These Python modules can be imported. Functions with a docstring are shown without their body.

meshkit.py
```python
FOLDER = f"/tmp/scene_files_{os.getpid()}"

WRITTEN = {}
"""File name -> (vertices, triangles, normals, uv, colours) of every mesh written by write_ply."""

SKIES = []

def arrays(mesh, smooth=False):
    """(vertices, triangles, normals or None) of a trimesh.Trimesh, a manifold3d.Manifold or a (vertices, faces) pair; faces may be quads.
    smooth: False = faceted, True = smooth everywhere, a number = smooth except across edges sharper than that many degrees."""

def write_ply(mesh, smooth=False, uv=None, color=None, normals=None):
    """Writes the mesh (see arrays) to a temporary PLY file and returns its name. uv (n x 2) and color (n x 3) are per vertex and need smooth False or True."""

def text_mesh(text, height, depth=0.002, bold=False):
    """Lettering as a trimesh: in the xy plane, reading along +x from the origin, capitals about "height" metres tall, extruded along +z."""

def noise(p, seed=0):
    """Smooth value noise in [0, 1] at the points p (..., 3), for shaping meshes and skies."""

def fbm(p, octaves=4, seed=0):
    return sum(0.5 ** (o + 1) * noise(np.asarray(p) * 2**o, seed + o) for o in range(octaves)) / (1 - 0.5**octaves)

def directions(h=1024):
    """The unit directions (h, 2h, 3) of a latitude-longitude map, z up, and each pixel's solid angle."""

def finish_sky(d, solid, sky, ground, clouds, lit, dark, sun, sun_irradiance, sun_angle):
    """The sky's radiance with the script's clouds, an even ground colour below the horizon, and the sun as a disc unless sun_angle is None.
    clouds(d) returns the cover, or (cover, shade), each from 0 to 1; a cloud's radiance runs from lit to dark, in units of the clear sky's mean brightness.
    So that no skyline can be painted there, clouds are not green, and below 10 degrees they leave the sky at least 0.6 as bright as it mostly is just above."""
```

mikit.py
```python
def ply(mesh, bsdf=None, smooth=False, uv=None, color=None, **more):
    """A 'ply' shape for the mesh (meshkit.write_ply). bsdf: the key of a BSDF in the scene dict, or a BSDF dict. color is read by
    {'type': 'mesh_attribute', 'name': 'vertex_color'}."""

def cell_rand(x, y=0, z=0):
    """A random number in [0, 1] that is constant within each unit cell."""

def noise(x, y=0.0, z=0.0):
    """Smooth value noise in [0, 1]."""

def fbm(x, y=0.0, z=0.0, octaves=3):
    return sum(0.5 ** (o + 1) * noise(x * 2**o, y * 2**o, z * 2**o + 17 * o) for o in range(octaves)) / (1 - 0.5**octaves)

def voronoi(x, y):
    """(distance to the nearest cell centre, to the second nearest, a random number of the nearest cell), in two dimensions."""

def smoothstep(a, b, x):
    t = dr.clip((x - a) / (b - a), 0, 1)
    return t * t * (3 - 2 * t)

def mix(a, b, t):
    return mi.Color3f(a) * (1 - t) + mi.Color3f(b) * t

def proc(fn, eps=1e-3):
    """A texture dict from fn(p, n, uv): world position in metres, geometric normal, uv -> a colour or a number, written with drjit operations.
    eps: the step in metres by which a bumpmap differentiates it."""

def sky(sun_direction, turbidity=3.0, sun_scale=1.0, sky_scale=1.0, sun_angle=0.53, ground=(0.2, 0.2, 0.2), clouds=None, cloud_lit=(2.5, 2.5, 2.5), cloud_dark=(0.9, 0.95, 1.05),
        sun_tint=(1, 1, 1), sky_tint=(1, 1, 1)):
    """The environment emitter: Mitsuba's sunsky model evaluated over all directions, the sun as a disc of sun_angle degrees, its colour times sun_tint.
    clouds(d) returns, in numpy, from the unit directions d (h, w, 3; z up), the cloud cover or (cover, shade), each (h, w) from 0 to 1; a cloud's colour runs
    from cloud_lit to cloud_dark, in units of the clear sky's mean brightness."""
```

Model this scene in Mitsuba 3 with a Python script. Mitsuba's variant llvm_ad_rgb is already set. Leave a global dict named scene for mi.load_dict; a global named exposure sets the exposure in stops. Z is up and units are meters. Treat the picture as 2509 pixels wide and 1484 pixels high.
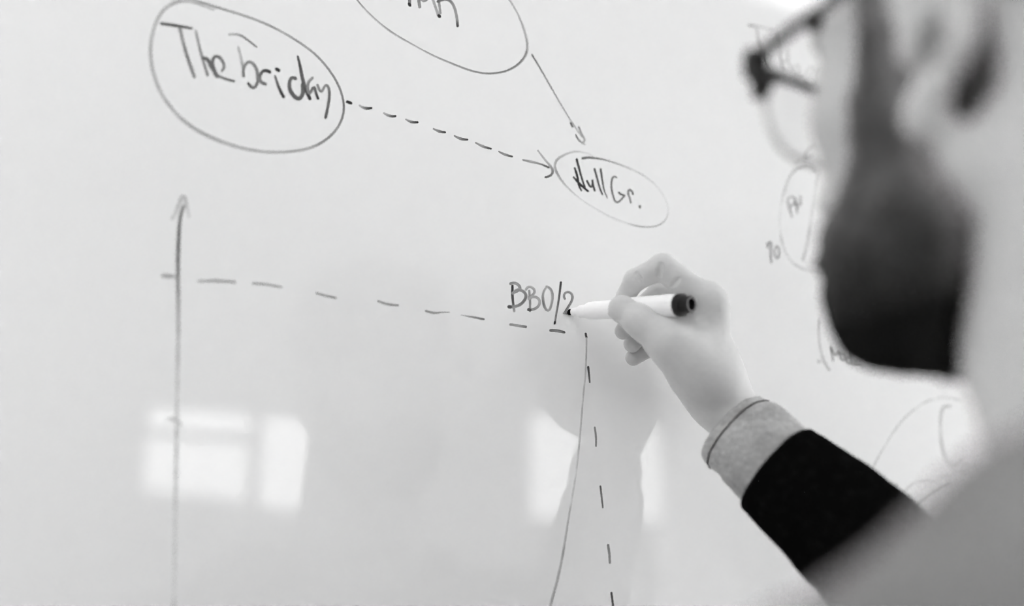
import math, numpy as np, trimesh, mitsuba as mi, mikit, meshkit
import drjit as dr
import manifold3d as m3
from mikit import proc, noise, fbm, smoothstep

T = mi.ScalarTransform4f
scene, labels = {}, {}

# ------------------------------------------------------------------ camera, sky, exposure
W_PX, H_PX, F_PX = 2509.0, 1484.0, 2440.0
YAW, PITCH, TIP_DEPTH, TIP_Z = math.radians(27), math.radians(16), 0.76, 1.61
FWD = np.array([math.sin(YAW) * math.cos(PITCH), math.cos(YAW) * math.cos(PITCH), math.sin(PITCH)])
RIGHT = np.array([math.cos(YAW), -math.sin(YAW), 0.0])
UP = np.cross(RIGHT, FWD)


def ray(x, y):
    x, y = np.asarray(x, float), np.asarray(y, float)
    return FWD + ((x - W_PX / 2) / F_PX)[..., None] * RIGHT - ((y - H_PX / 2) / F_PX)[..., None] * UP


EYE = np.array([0, 0, TIP_Z]) - TIP_DEPTH * ray(1390, 765)


def at(x, y, z):
    """The point at depth z metres in front of the camera that the photograph shows at (x, y)."""
    return EYE + float(z) * ray(x, y)


def on_board(pts):
    d = ray(pts[:, 0], pts[:, 1])
    return EYE + (-EYE[1] / d[:, 1])[:, None] * d


scene["camera"] = dict(type="thinlens", fov=math.degrees(2 * math.atan(W_PX / 2 / F_PX)), fov_axis="x", aperture_radius=0.0102,
                       focus_distance=0.752, near_clip=0.02, far_clip=100.0,
                       to_world=T().look_at(origin=EYE.tolist(), target=(EYE + FWD).tolist(), up=[0, 0, 1]))
SKY = 1.8
scene["overcast_sky"] = dict(type="constant", radiance={"type": "rgb", "value": [SKY] * 3})
LAMP = 1.40
exposure = 1.90

# ------------------------------------------------------------------ materials


def grey(v):
    return {"type": "rgb", "value": [float(v)] * 3}


def tex(fn, eps=1e-3):
    return proc(fn, eps)


def c3(v):
    return mi.Color3f(v, v, v)


def mat(key, d):
    scene[key] = d
    return key


def two(d):
    return {"type": "twosided", "nested": d}


mat("m_board", {"type": "plastic", "int_ior": 1.5, "nonlinear": False,
                "diffuse_reflectance": tex(lambda p, n, uv: c3(0.80 + 0.012 * (fbm(p.x * 5, p.z * 5, 0.0) - 0.5)))})
mat("m_ink", two({"type": "principled", "base_color": {"type": "mesh_attribute", "name": "vertex_color"}, "roughness": 0.3, "specular": 0.4}))
mat("m_wall", two({"type": "diffuse", "reflectance": tex(lambda p, n, uv: c3(0.82 + 0.02 * fbm(p.x * 9, p.y * 9, p.z * 9)))}))
mat("m_ceiling", two({"type": "diffuse", "reflectance": grey(0.82)}))
mat("m_floor", two({"type": "principled", "roughness": 0.4, "base_color": tex(lambda p, n, uv: c3(0.36 + 0.12 * fbm(p.x * 2.0, p.y * 22, 0.0)))}))
mat("m_trim", two({"type": "principled", "base_color": grey(0.55), "roughness": 0.35}))
mat("m_alu", {"type": "principled", "base_color": grey(0.6), "roughness": 0.35, "metallic": 0.9})
mat("m_pane", {"type": "thindielectric", "int_ior": 1.5})
mat("m_curtain", {"type": "principledthin", "base_color": grey(0.85), "roughness": 0.8, "diff_trans": 1.3})
mat("m_leaf", two({"type": "diffuse", "reflectance": tex(lambda p, n, uv: c3(0.10 + 0.12 * fbm(p.x * 9, p.y * 9, p.z * 9)))}))
mat("m_ground", two({"type": "diffuse", "reflectance": tex(lambda p, n, uv: c3(0.38 + 0.1 * fbm(p.x * 2, p.y * 2, 0.0)))}))


def skin_tone(p, n, uv):
    a = fbm(p.x * 60, p.y * 60, p.z * 60, 3)
    b = noise(p.x * 420, p.y * 420, p.z * 420)
    return c3(0.57 + 0.09 * (a - 0.5) + 0.03 * (b - 0.5))


def skin_relief(p, n, uv):
    a = fbm(p.x * 500, p.y * 500, p.z * 500, 2)
    b = fbm(p.x * 160, p.y * 160, p.z * 420, 2)
    return 0.00022 * a + 0.00030 * b


mat("m_skin", {"type": "bumpmap", "arbitrary": tex(skin_relief, 3e-4), "scale": 1.0,
               "bsdf": {"type": "principled", "base_color": tex(skin_tone), "roughness": 0.55, "specular": 0.35, "sheen": 0.15}})
mat("m_nail", {"type": "principled", "base_color": grey(0.55), "roughness": 0.28, "specular": 0.5})
mat("m_eye", {"type": "principled", "base_color": grey(0.7), "roughness": 0.15})


def denim_tone(p, n, uv):
    a = fbm(p.x * 55, p.y * 55, p.z * 55, 4)
    w = noise(p.x * 900, p.y * 900, p.z * 900)
    w2 = noise(p.x * 380, p.y * 380, p.z * 380)
    return c3(0.40 + 0.30 * (a - 0.5) + 0.16 * (w - 0.5) + 0.12 * (w2 - 0.5))


mat("m_denim", two({"type": "bumpmap", "arbitrary": tex(lambda p, n, uv: 0.0004 * noise(p.x * 900, p.y * 900, p.z * 900) + 0.0008 * fbm(p.x * 90, p.y * 90, p.z * 90), 3e-4), "scale": 1.0,
                    "bsdf": {"type": "principled", "base_color": tex(denim_tone), "roughness": 0.9, "specular": 0.1, "sheen": 0.2}}))
mat("m_stitch", {"type": "diffuse", "reflectance": grey(0.13)})
mat("m_black_knit", two({"type": "principled", "roughness": 1.0, "specular": 0.0,
                         "base_color": tex(lambda p, n, uv: c3(0.0035 + 0.004 * smoothstep(0.5, 0.9, fbm(p.x * 220, p.y * 220, p.z * 220, 3))))}))
mat("m_grey_cloth", two({"type": "principled", "roughness": 0.95, "specular": 0.1, "sheen": 0.2,
                         "base_color": tex(lambda p, n, uv: c3(0.19 + 0.22 * (fbm(p.x * 14, p.y * 14, p.z * 14, 3) - 0.5)))}))
mat("m_trousers", two({"type": "principled", "roughness": 0.9, "base_color": grey(0.06), "specular": 0.1}))
mat("m_shoe", {"type": "principled", "roughness": 0.4, "base_color": grey(0.03)})
mat("m_hair", {"type": "principled", "roughness": 0.6, "specular": 0.3, "base_color": tex(lambda p, n, uv: c3(0.02 + 0.05 * fbm(p.x * 300, p.y * 300, p.z * 120)))})
mat("m_beard", {"type": "principled", "roughness": 0.9, "specular": 0.04, "base_color": {"type": "mesh_attribute", "name": "vertex_color"}})
mat("m_black_plastic", {"type": "principled", "base_color": grey(0.008), "roughness": 0.35, "specular": 0.25})
mat("m_black_frame", {"type": "principled", "base_color": grey(0.006), "roughness": 0.3, "specular": 0.3})
mat("m_clear_frame", {"type": "principled", "base_color": grey(0.62), "roughness": 0.25, "specular": 0.5})
mat("m_white_plastic", {"type": "principled", "base_color": grey(0.9), "roughness": 0.3, "specular": 0.5})
mat("m_nib", {"type": "diffuse", "reflectance": grey(0.006)})
mat("m_lamp_frame", {"type": "diffuse", "reflectance": grey(0.75)})
mat("m_diffuser", {"type": "diffuse", "reflectance": grey(0.8)})

# ------------------------------------------------------------------ naming helpers


def numbered(name):
    key, k = name, 0
    while key in scene or any(s.startswith(key + "__") for s in scene) or key in labels:
        k += 1
        key = f"{name}_{k:03d}"
    return key


def put(key, mesh, m, smooth=False, **more):
    scene[key] = mikit.ply(mesh, m, smooth=smooth, **more)
    return key


def part(parent, name, mesh, m, smooth=False, label=None, **more):
    key = numbered(f"{parent}__{name}")
    put(key, mesh, m, smooth, **more)
    if label:
        labels[key] = {"label": label}
    return key


def box(lo, hi):
    lo, hi = np.array(lo, float), np.array(hi, float)
    b = trimesh.creation.box(extents=hi - lo)
    b.apply_translation((lo + hi) / 2)
    return b


def chamfer_box(lo, hi, c=0.003):
    lo, hi = np.array(lo, float), np.array(hi, float)
    pts = []
    for ax in range(3):
        a = np.full(3, c)
        a[ax] = 0
        for s in np.ndindex(2, 2, 2):
            s = np.array(s)
            pts.append(np.where(s == 0, lo + a, hi - a))
    return trimesh.convex.convex_hull(np.array(pts))


def cat(*ms):
    return trimesh.util.concatenate(list(ms))


def struct(key, mesh, m, label=None):
    put(key, mesh, m)
    labels[key] = {"kind": "structure", **({"label": label} if label else {})}


# ------------------------------------------------------------------ the room
X0, X1, Y0, Y1, ZC = -2.4, 3.5, -3.2, 0.03, 2.9
struct("floor", box((X0 - .1, Y0 - .15, -.1), (X1 + .1, Y1 + .1, 0)), "m_floor", "dark wooden floor")
struct("ceiling", box((X0 - .1, Y0 - .15, ZC), (X1 + .1, Y1 + .1, ZC + .1)), "m_ceiling", "white ceiling")
struct("wall_front", box((X0, Y1, 0), (X1, Y1 + .1, ZC)), "m_wall", "pale wall that carries the whiteboard")
struct("wall_left", box((X0 - .1, Y0 - .15, 0), (X0, Y1 + .1, ZC)), "m_wall", "pale side wall on the left")
SIDE = [("wall_right", "window_4", X1, 1, (-1.90, -0.45, 0.80, 2.60), [-1.18], "pale side wall on the right with a large window")]
for wall, w, xw, sg, (a, b, z0, z1), ms, say in SIDE:
    x_in, x_out = xw, xw + .1 * sg
    lo_x, hi_x = min(x_in, x_out), max(x_in, x_out)
    struct(wall, cat(box((lo_x, Y0 - .15, 0), (hi_x, a, ZC)), box((lo_x, b, 0), (hi_x, Y1 + .1, ZC)), box((lo_x, a, 0), (hi_x, b, z0)), box((lo_x, a, z1), (hi_x, b, ZC))), "m_wall", say)
    t, d0, d1 = .035, min(xw + .02 * sg, xw + .08 * sg), max(xw + .02 * sg, xw + .08 * sg)
    put(f"{w}__frame", cat(box((d0, a, z0), (d1, a + t, z1)), box((d0, b - t, z0), (d1, b, z1)), box((d0, a + t, z0), (d1, b - t, z0 + t)), box((d0, a + t, z1 - t), (d1, b - t, z1))), "m_trim")
    for m_ in ms:
        part(w, "mullion", box((d0, m_ - .02, z0 + t), (d1, m_ + .02, z1 - t)), "m_trim")
    ed = [a + t] + [e for m_ in ms for e in (m_ - .02, m_ + .02)] + [b - t]
    xm = (d0 + d1) / 2
    for q in range(0, len(ed), 2):
        part(w, "pane", (np.array([[xm, ed[q], z0 + t], [xm, ed[q + 1], z0 + t], [xm, ed[q + 1], z1 - t], [xm, ed[q], z1 - t]]), np.array([[0, 1, 2], [0, 2, 3]])), "m_pane")
    labels[w] = {"kind": "structure", "label": "large side window of the room"}
# back wall with three openings: (x0, x1, z0, z1)
OPEN = [(-2.1, -0.75, 0.60, 2.45), (0.06, 0.93, 0.90, 2.10), (1.66, 2.85, 0.12, 2.20)]
back, x = [], X0
for (a, b, z0, z1) in OPEN:
    back.append(box((x, Y0 - .15, 0), (a, Y0, ZC)))
    back.append(box((a, Y0 - .15, 0), (b, Y0, z0)))
    back.append(box((a, Y0 - .15, z1), (b, Y0, ZC)))
    x = b
back.append(box((x, Y0 - .15, 0), (X1, Y0, ZC)))
struct("wall_back", cat(*back), "m_wall", "pale wall with windows behind the camera")
BARS = [([-1.43], []), ([0.50], [(0.06, 0.50, 1.965)]), ([2.00], [])]
for k, ((a, b, z0, z1), (vs, hs)) in enumerate(zip(OPEN, BARS)):
    w = f"window_{k + 1}"
    t, d0, d1 = 0.035, Y0 - .10, Y0 - .04
    put(f"{w}__frame", cat(box((a, d0, z0), (a + t, d1, z1)), box((b - t, d0, z0), (b, d1, z1)),
                           box((a + t, d0, z0), (b - t, d1, z0 + t)), box((a + t, d0, z1 - t), (b - t, d1, z1))), "m_trim")
    for v in vs:
        part(w, "mullion", box((v - .02, d0, z0 + t), (v + .02, d1, z1 - t)), "m_trim")
    for (h0, h1, hz) in hs:
        part(w, "transom", box((h0 + t, d0, hz - .015), (h1 - .02, d1, hz + .015)), "m_trim")
    edges = [a + t] + [e for v in vs for e in (v - .02, v + .02)] + [b - t]
    ym = (d0 + d1) / 2
    for i in range(0, len(edges), 2):
        e0, e1 = edges[i], edges[i + 1]
        part(w, "pane", (np.array([[e0, ym, z0 + t], [e1, ym, z0 + t], [e1, ym, z1 - t], [e0, ym, z1 - t]]), np.array([[0, 1, 2], [0, 2, 3]])), "m_pane")
    labels[w] = {"kind": "structure", "label": "window behind the camera, seen reflected in the board"}


def curtain_mesh(x0, x1, z0, z1, y, amp, waves, phase):
    nx, nz = 160, 24
    u, v = np.meshgrid(np.linspace(0, 1, nx), np.linspace(0, 1, nz))
    a = 2 * math.pi * waves * u + phase
    yy = y + amp * (0.55 + 0.45 * (1 - v)) * (np.sin(a) + 0.35 * np.sin(2.3 * a + 1)) + 0.01 * v
    xx = x0 + (x1 - x0) * u + 0.012 * np.cos(a) * (1 - v)
    p = np.stack([xx, yy, z0 + (z1 - z0) * v], -1).reshape(-1, 3)
    i = (np.arange(nz - 1)[:, None] * nx + np.arange(nx - 1)[None]).ravel()
    return p, np.stack([i, i + 1, i + nx + 1, i + nx], 1)


c1 = numbered("curtain")
put(c1, curtain_mesh(1.90, 2.10, 0.06, 2.265, Y0 + .09, .020, 3, 0.4), "m_curtain", True)
labels[c1] = {"label": "narrow white curtain hanging in pleats at the middle of the tall window", "category": "curtain", "group": None}
labels[c1].pop("group")
c2 = numbered("curtain")
put(c2, curtain_mesh(2.28, 2.95, 0.06, 2.265, Y0 + .09, .022, 4, 1.9), "m_curtain", True)
labels[c2] = {"label": "wider white curtain gathered at the right end of the tall window", "category": "curtain"}
rod = trimesh.creation.cylinder(radius=.012, segment=[[1.5, Y0 + .09, 2.29], [3.05, Y0 + .09, 2.29]], sections=16)
put("curtain_rod", cat(rod, *[chamfer_box((x, Y0, 2.27), (x + .02, Y0 + .1, 2.31)) for x in (1.54, 2.99)]), "m_alu", 40)
labels["curtain_rod"] = {"label": "thin metal curtain rod above the tall window", "category": "curtain rod"}

# outside: ground and a hedge that hides the lower part of the sky
struct("ground", box((-14, -22, -.3), (16, 10, -.12)), "m_ground", "ground outside the windows")
rng = np.random.default_rng(4)
g = trimesh.creation.box(extents=(14, .9, 2.3))
g = trimesh.Trimesh(*trimesh.remesh.subdivide_to_size(g.vertices, g.faces, .28), process=True)
v = g.vertices + [-.5, -9.5, 1.0]
v[:, 2] += np.where(v[:, 2] > .9, .30 * (v[:, 0] < 2.0) * np.clip((2.0 - v[:, 0]) / 3, 0, 1), 0)
v += 0.28 * (np.stack([meshkit.fbm(v * 1.6 + s) for s in (0, 31, 77)], -1) - .5)
put("hedge", trimesh.Trimesh(v, g.faces, process=False), "m_leaf", True)
labels["hedge"] = {"label": "dark clipped hedge standing outside the windows", "category": "hedge"}

# ceiling lamps
for i, (cx, cy, say) in enumerate([(-0.9, -0.80, "above the left end of the whiteboard"), (1.6, -0.80, "above the right end of the whiteboard"), (2.9, -1.8, "over the middle of the room's right side"),
                                   (-1.6, -2.5, "at the back left of the room")]):
    k = numbered("ceiling_light")
    hx, hy = .48, .30
    fr = cat(box((cx - hx, cy - hy, ZC - .045), (cx + hx, cy - hy + .02, ZC)), box((cx - hx, cy + hy - .02, ZC - .045), (cx + hx, cy + hy, ZC)),
             box((cx - hx, cy - hy + .02, ZC - .045), (cx - hx + .02, cy + hy - .02, ZC)), box((cx + hx - .02, cy - hy + .02, ZC - .045), (cx + hx, cy + hy - .02, ZC)))
    part(k, "frame", fr, "m_lamp_frame")
    q = np.array([[cx - hx + .02, cy - hy + .02, ZC - .03], [cx - hx + .02, cy + hy - .02, ZC - .03], [cx + hx - .02, cy + hy - .02, ZC - .03], [cx + hx - .02, cy - hy + .02, ZC - .03]])
    part(k, "diffuser", (q, np.array([[0, 1, 2], [0, 2, 3]])), "m_diffuser", emitter={"type": "area", "radiance": grey(LAMP)})
    labels[k] = {"label": "oblong white ceiling lamp panel " + say, "category": "lamp", "group": "ceiling lamp panels"}

# ------------------------------------------------------------------ whiteboard
BX0, BX1, BZ0, BZ1 = -1.35, 1.45, 0.85, 2.35
put("whiteboard__panel", box((BX0, 0, BZ0), (BX1, .02, BZ1)), "m_board")
for (lo, hi) in [((BX0 - .02, -.012, BZ0 - .02), (BX0, .022, BZ1 + .02)), ((BX1, -.012, BZ0 - .02), (BX1 + .02, .022, BZ1 + .02)),
                 ((BX0, -.012, BZ1), (BX1, .022, BZ1 + .02)), ((BX0, -.012, BZ0 - .02), (BX1, .022, BZ0))]:
    part("whiteboard", "edge_strip", chamfer_box(lo, hi), "m_alu", label="thin metal edge strip")
part("whiteboard", "pen_tray", cat(chamfer_box((-.5, -.09, BZ0 - .035), (.6, -.012, BZ0 - .022)), chamfer_box((-.5, -.093, BZ0 - .035), (.6, -.085, BZ0 - .012))), "m_alu", label="metal pen tray")
labels["whiteboard"] = {"label": "large glossy whiteboard covered with handwritten circles, words, arrows and dashed lines", "category": "whiteboard"}

CROPS = {"f": (0, 0, 1), "a": (340, 0, 3.711), "b": (840, 0, 2.558), "w": (960, 0, 12.365), "n": (1340, 350, 6.453), "o": (1160, 640, 4.1225),
         "c": (900, 850, 2.341), "d": (360, 440, 2.917), "e": (1820, 360, 4.365), "g": (1980, 750, 2.6975), "t": (1780, 0, 5.707)}
BOARD_LIN = (226 / 255) ** 2.2


def tone(t):
    return np.clip((np.asarray(t, float) / 255) ** 2.2 / BOARD_LIN * 0.80, 0.004, 0.8)


def spline(p, n):
    p = np.asarray(p, float)
    if len(p) == 2:
        s = np.linspace(0, 1, n)[:, None]
        return p[0] + (p[1] - p[0]) * s
    k = np.r_[0, np.cumsum(np.linalg.norm(np.diff(p[:, :2], axis=0), axis=1) ** .5 + 1e-6)]
    from scipy.interpolate import PchipInterpolator, CubicSpline
    f = CubicSpline(k, p, axis=0, bc_type="natural")
    kk = np.linspace(0, k[-1], n * 4)
    q = f(kk)
    s = np.r_[0, np.cumsum(np.linalg.norm(np.diff(q[:, :2], axis=0), axis=1))]
    ss = np.linspace(0, s[-1], n)
    return np.stack([np.interp(ss, s, q[:, j]) for j in range(q.shape[1])], 1)


def stroke(crop, pts, w, tones, lift=0, streak=0.16, seed=0):
    """A flat ribbon of ink on the board: crop-pixel points, width in pixels of the photograph, grey values along it."""
    ox, oy, sc = CROPS[crop]
    p = np.array(pts, float) / sc + [ox, oy]
    length = np.linalg.norm(np.diff(p, axis=0), axis=1).sum()
    n = int(np.clip(length / 2.5, 6, 420))
    c = spline(p, n)
    s = np.linspace(0, 1, n)
    wd = np.interp(s, np.linspace(0, 1, len(np.atleast_1d(w))), np.atleast_1d(w)).astype(float)
    tn = np.interp(s, np.linspace(0, 1, len(np.atleast_1d(tones))), np.atleast_1d(tones).astype(float))
    d = np.gradient(c, axis=0)
    d /= np.linalg.norm(d, axis=1, keepdims=True) + 1e-9
    nr = np.stack([-d[:, 1], d[:, 0]], 1)
    # round ends: add cap rows
    m = 4
    ang = np.linspace(0, math.pi / 2, m + 1)[:-1]
    head = [(c[0] - d[0] * wd[0] / 2 * math.cos(a), nr[0], wd[0] * max(math.sin(a), .02), tn[0]) for a in ang]
    tail = [(c[-1] + d[-1] * wd[-1] / 2 * math.cos(a), nr[-1], wd[-1] * max(math.sin(a), .02), tn[-1]) for a in ang[::-1]]
    c = np.vstack([[h[0] for h in head], c, [h[0] for h in tail]])
    nr = np.vstack([[h[1] for h in head], nr, [h[1] for h in tail]])
    wd = np.r_[[h[2] for h in head], wd, [h[2] for h in tail]]
    tn = np.r_[[h[3] for h in head], tn, [h[3] for h in tail]]
    r = np.random.default_rng(int(abs(p.sum() * 7)) + seed)
    cols = 7
    off = np.linspace(-.5, .5, cols)
    P = (c[:, None] + nr[:, None] * (off[None, :, None] * wd[:, None, None])).reshape(-1, 2)
    lane = r.normal(0, 1, cols)
    along = np.convolve(r.normal(0, 1, len(c) + 8), np.ones(9) / 3, "valid")[:len(c)]
    t = tn[:, None] * (1 + streak * (0.55 * lane[None] + 0.25 * along[:, None]))
    t = tone(np.clip(t, 8, 222)).reshape(-1)
    q = on_board(P)
    q[:, 1] = -0.00006 - 0.00002 * lift
    rows = len(c)
    i = (np.arange(rows - 1)[:, None] * cols + np.arange(cols - 1)[None]).ravel()
    f = np.stack([i, i + 1, i + cols + 1, i + cols], 1)
    f = np.vstack([f[:, [0, 1, 2]], f[:, [0, 2, 3]]])
    return q, f, t


def ink(name, strokes, label=None):
    vs, fs, ts, k = [], [], [], 0
    for j, s in enumerate(strokes):
        q, f, t = stroke(*s, lift=j + 1)
        vs.append(q), fs.append(f + k), ts.append(t)
        k += len(q)
    part("whiteboard", name, (np.vstack(vs), np.vstack(fs)), "m_ink", False, label, color=np.repeat(np.concatenate(ts)[:, None], 3, 1))


# the circled title, upper left
ink("ink_circle", [("a", [(680, 85), (560, 40), (430, 10), (330, 25), (240, 80), (170, 180), (125, 310), (107, 450), (120, 600), (165, 760), (250, 920), (390, 1080), (560, 1200), (760, 1290), (980, 1355),
                          (1200, 1383), (1400, 1375), (1570, 1340), (1700, 1270), (1800, 1170), (1855, 1050), (1862, 940), (1825, 800), (1740, 650), (1620, 510), (1480, 400), (1300, 290), (1100, 195),
                          (900, 125), (720, 70), (570, 25), (420, -15), (300, -25)], [9, 9.5, 9.5, 9, 9, 8, 7, 5.5, 5.5, 6, 6.5, 9], [0xB4, 0xB0, 0xA8, 0xA8, 0xA4, 0xB0, 0x98, 0x70, 0x90, 0xA0, 0x94, 0xA8])],
    "large hand-drawn grey oval around the words at the upper left")
ink("ink_word", [
    ("a", [(205, 215), (300, 228), (480, 258)], [8, 8, 6], [0x58, 0x48, 0x48]),
    ("a", [(375, 265), (430, 480), (505, 695)], 9, [0x98, 0x8a, 0x80]),
    ("a", [(520, 285), (560, 460), (625, 680)], 8, [0xA4, 0x98, 0x84]),
    ("a", [(585, 530), (620, 540), (660, 600), (710, 690)], [9, 10, 11], [0x60, 0x50, 0x58]),
    ("a", [(715, 695), (680, 620), (675, 540), (710, 512), (760, 555), (775, 610), (755, 645)], [9, 8, 7], [0x58, 0x60, 0x78]),
    ("a", [(640, 590), (700, 670), (780, 715), (865, 738)], [6, 6, 6], [0x60, 0x60, 0x38]),
    ("a", [(825, 315), (910, 318), (990, 365), (1070, 428)], [7, 6, 4], [0xB0, 0x8c, 0x68]),
    ("a", [(905, 435), (940, 580), (955, 695)], 7, [0xA8, 0xA0, 0x80]),
    ("a", [(950, 690), (955, 620), (1000, 565), (1060, 610), (1080, 690), (1075, 760), (1040, 800), (995, 760)], [7, 8, 8, 7], [0x78, 0x88, 0x78, 0x50]),
    ("a", [(1190, 655), (1140, 642), (1102, 690), (1107, 740), (1150, 765)], 8, [0x20, 0x50, 0x68, 0x60]),
    ("a", [(1252, 628), (1272, 642)], 8, [0x1c, 0x1c]),
    ("a", [(1240, 695), (1275, 800), (1315, 880)], [5, 7, 7.5], [0x60, 0x50, 0x28]),
    ("a", [(1425, 715), (1390, 710), (1368, 780), (1400, 860), (1455, 897), (1490, 850), (1490, 770)], [8, 10, 10], [0x60, 0x58, 0x5c, 0x58]),
    ("a", [(1445, 515), (1470, 620), (1500, 760), (1555, 898)], [5, 8, 9, 8], [0x40, 0x50, 0x58, 0x28]),
    ("a", [(1578, 710), (1548, 740), (1535, 800), (1552, 850), (1590, 795), (1612, 850), (1630, 897)], [7, 7, 6], [0x88, 0x7c, 0x70, 0x60, 0x28]),
    ("a", [(1625, 775), (1660, 832), (1700, 775), (1725, 800), (1730, 900), (1715, 990), (1698, 1068)], [6, 6, 7, 7], [0x80, 0x80, 0x64, 0x60, 0x50]),
], "dark handwritten words 'The bridge' inside the large oval")
# dashed arrow from the title to the small circle
for pts, w, tn in [([(28, 638), (50, 646)], 7.5, [0x28, 0x28]),
                   ([(105, 662), (140, 678), (178, 678)], [5, 7.5, 5.5], [0xA8, 0x70, 0x20]), ([(258, 710), (295, 727), (330, 728)], [5, 7, 5], [0xA8, 0x78, 0x20]),
                   ([(395, 748), (430, 764), (468, 766)], [4, 7, 5], [0xA0, 0x78, 0x20]), ([(568, 807), (605, 823), (640, 829)], [4, 7, 5], [0x88, 0x80, 0x28]),
                   ([(700, 852), (740, 870), (780, 875)], [4, 7, 4.5], [0x80, 0x80, 0x38]), ([(833, 895), (880, 918), (928, 932)], [4, 7, 4.5], [0x80, 0x90, 0x38]),
                   ([(978, 950), (1015, 968), (1060, 980)], [3.5, 6.5, 4.5], [0x80, 0x80, 0x38])]:
    ink("ink_dash", [("b", pts, w, tn)])
ink("ink_arrow", [("b", [(1128, 1002), (1200, 1018), (1250, 1032), (1290, 1050)], [4, 7, 4, 4.5], [0x88, 0x98, 0x78, 0x38]),
                  ("b", [(1222, 943), (1270, 1005), (1308, 1052), (1314, 1082), (1295, 1103), (1270, 1110)], [4, 5, 7, 5], [0xA8, 0xB0, 0x88, 0x48])],
    "grey arrowhead pointing at the small oval")
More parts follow.
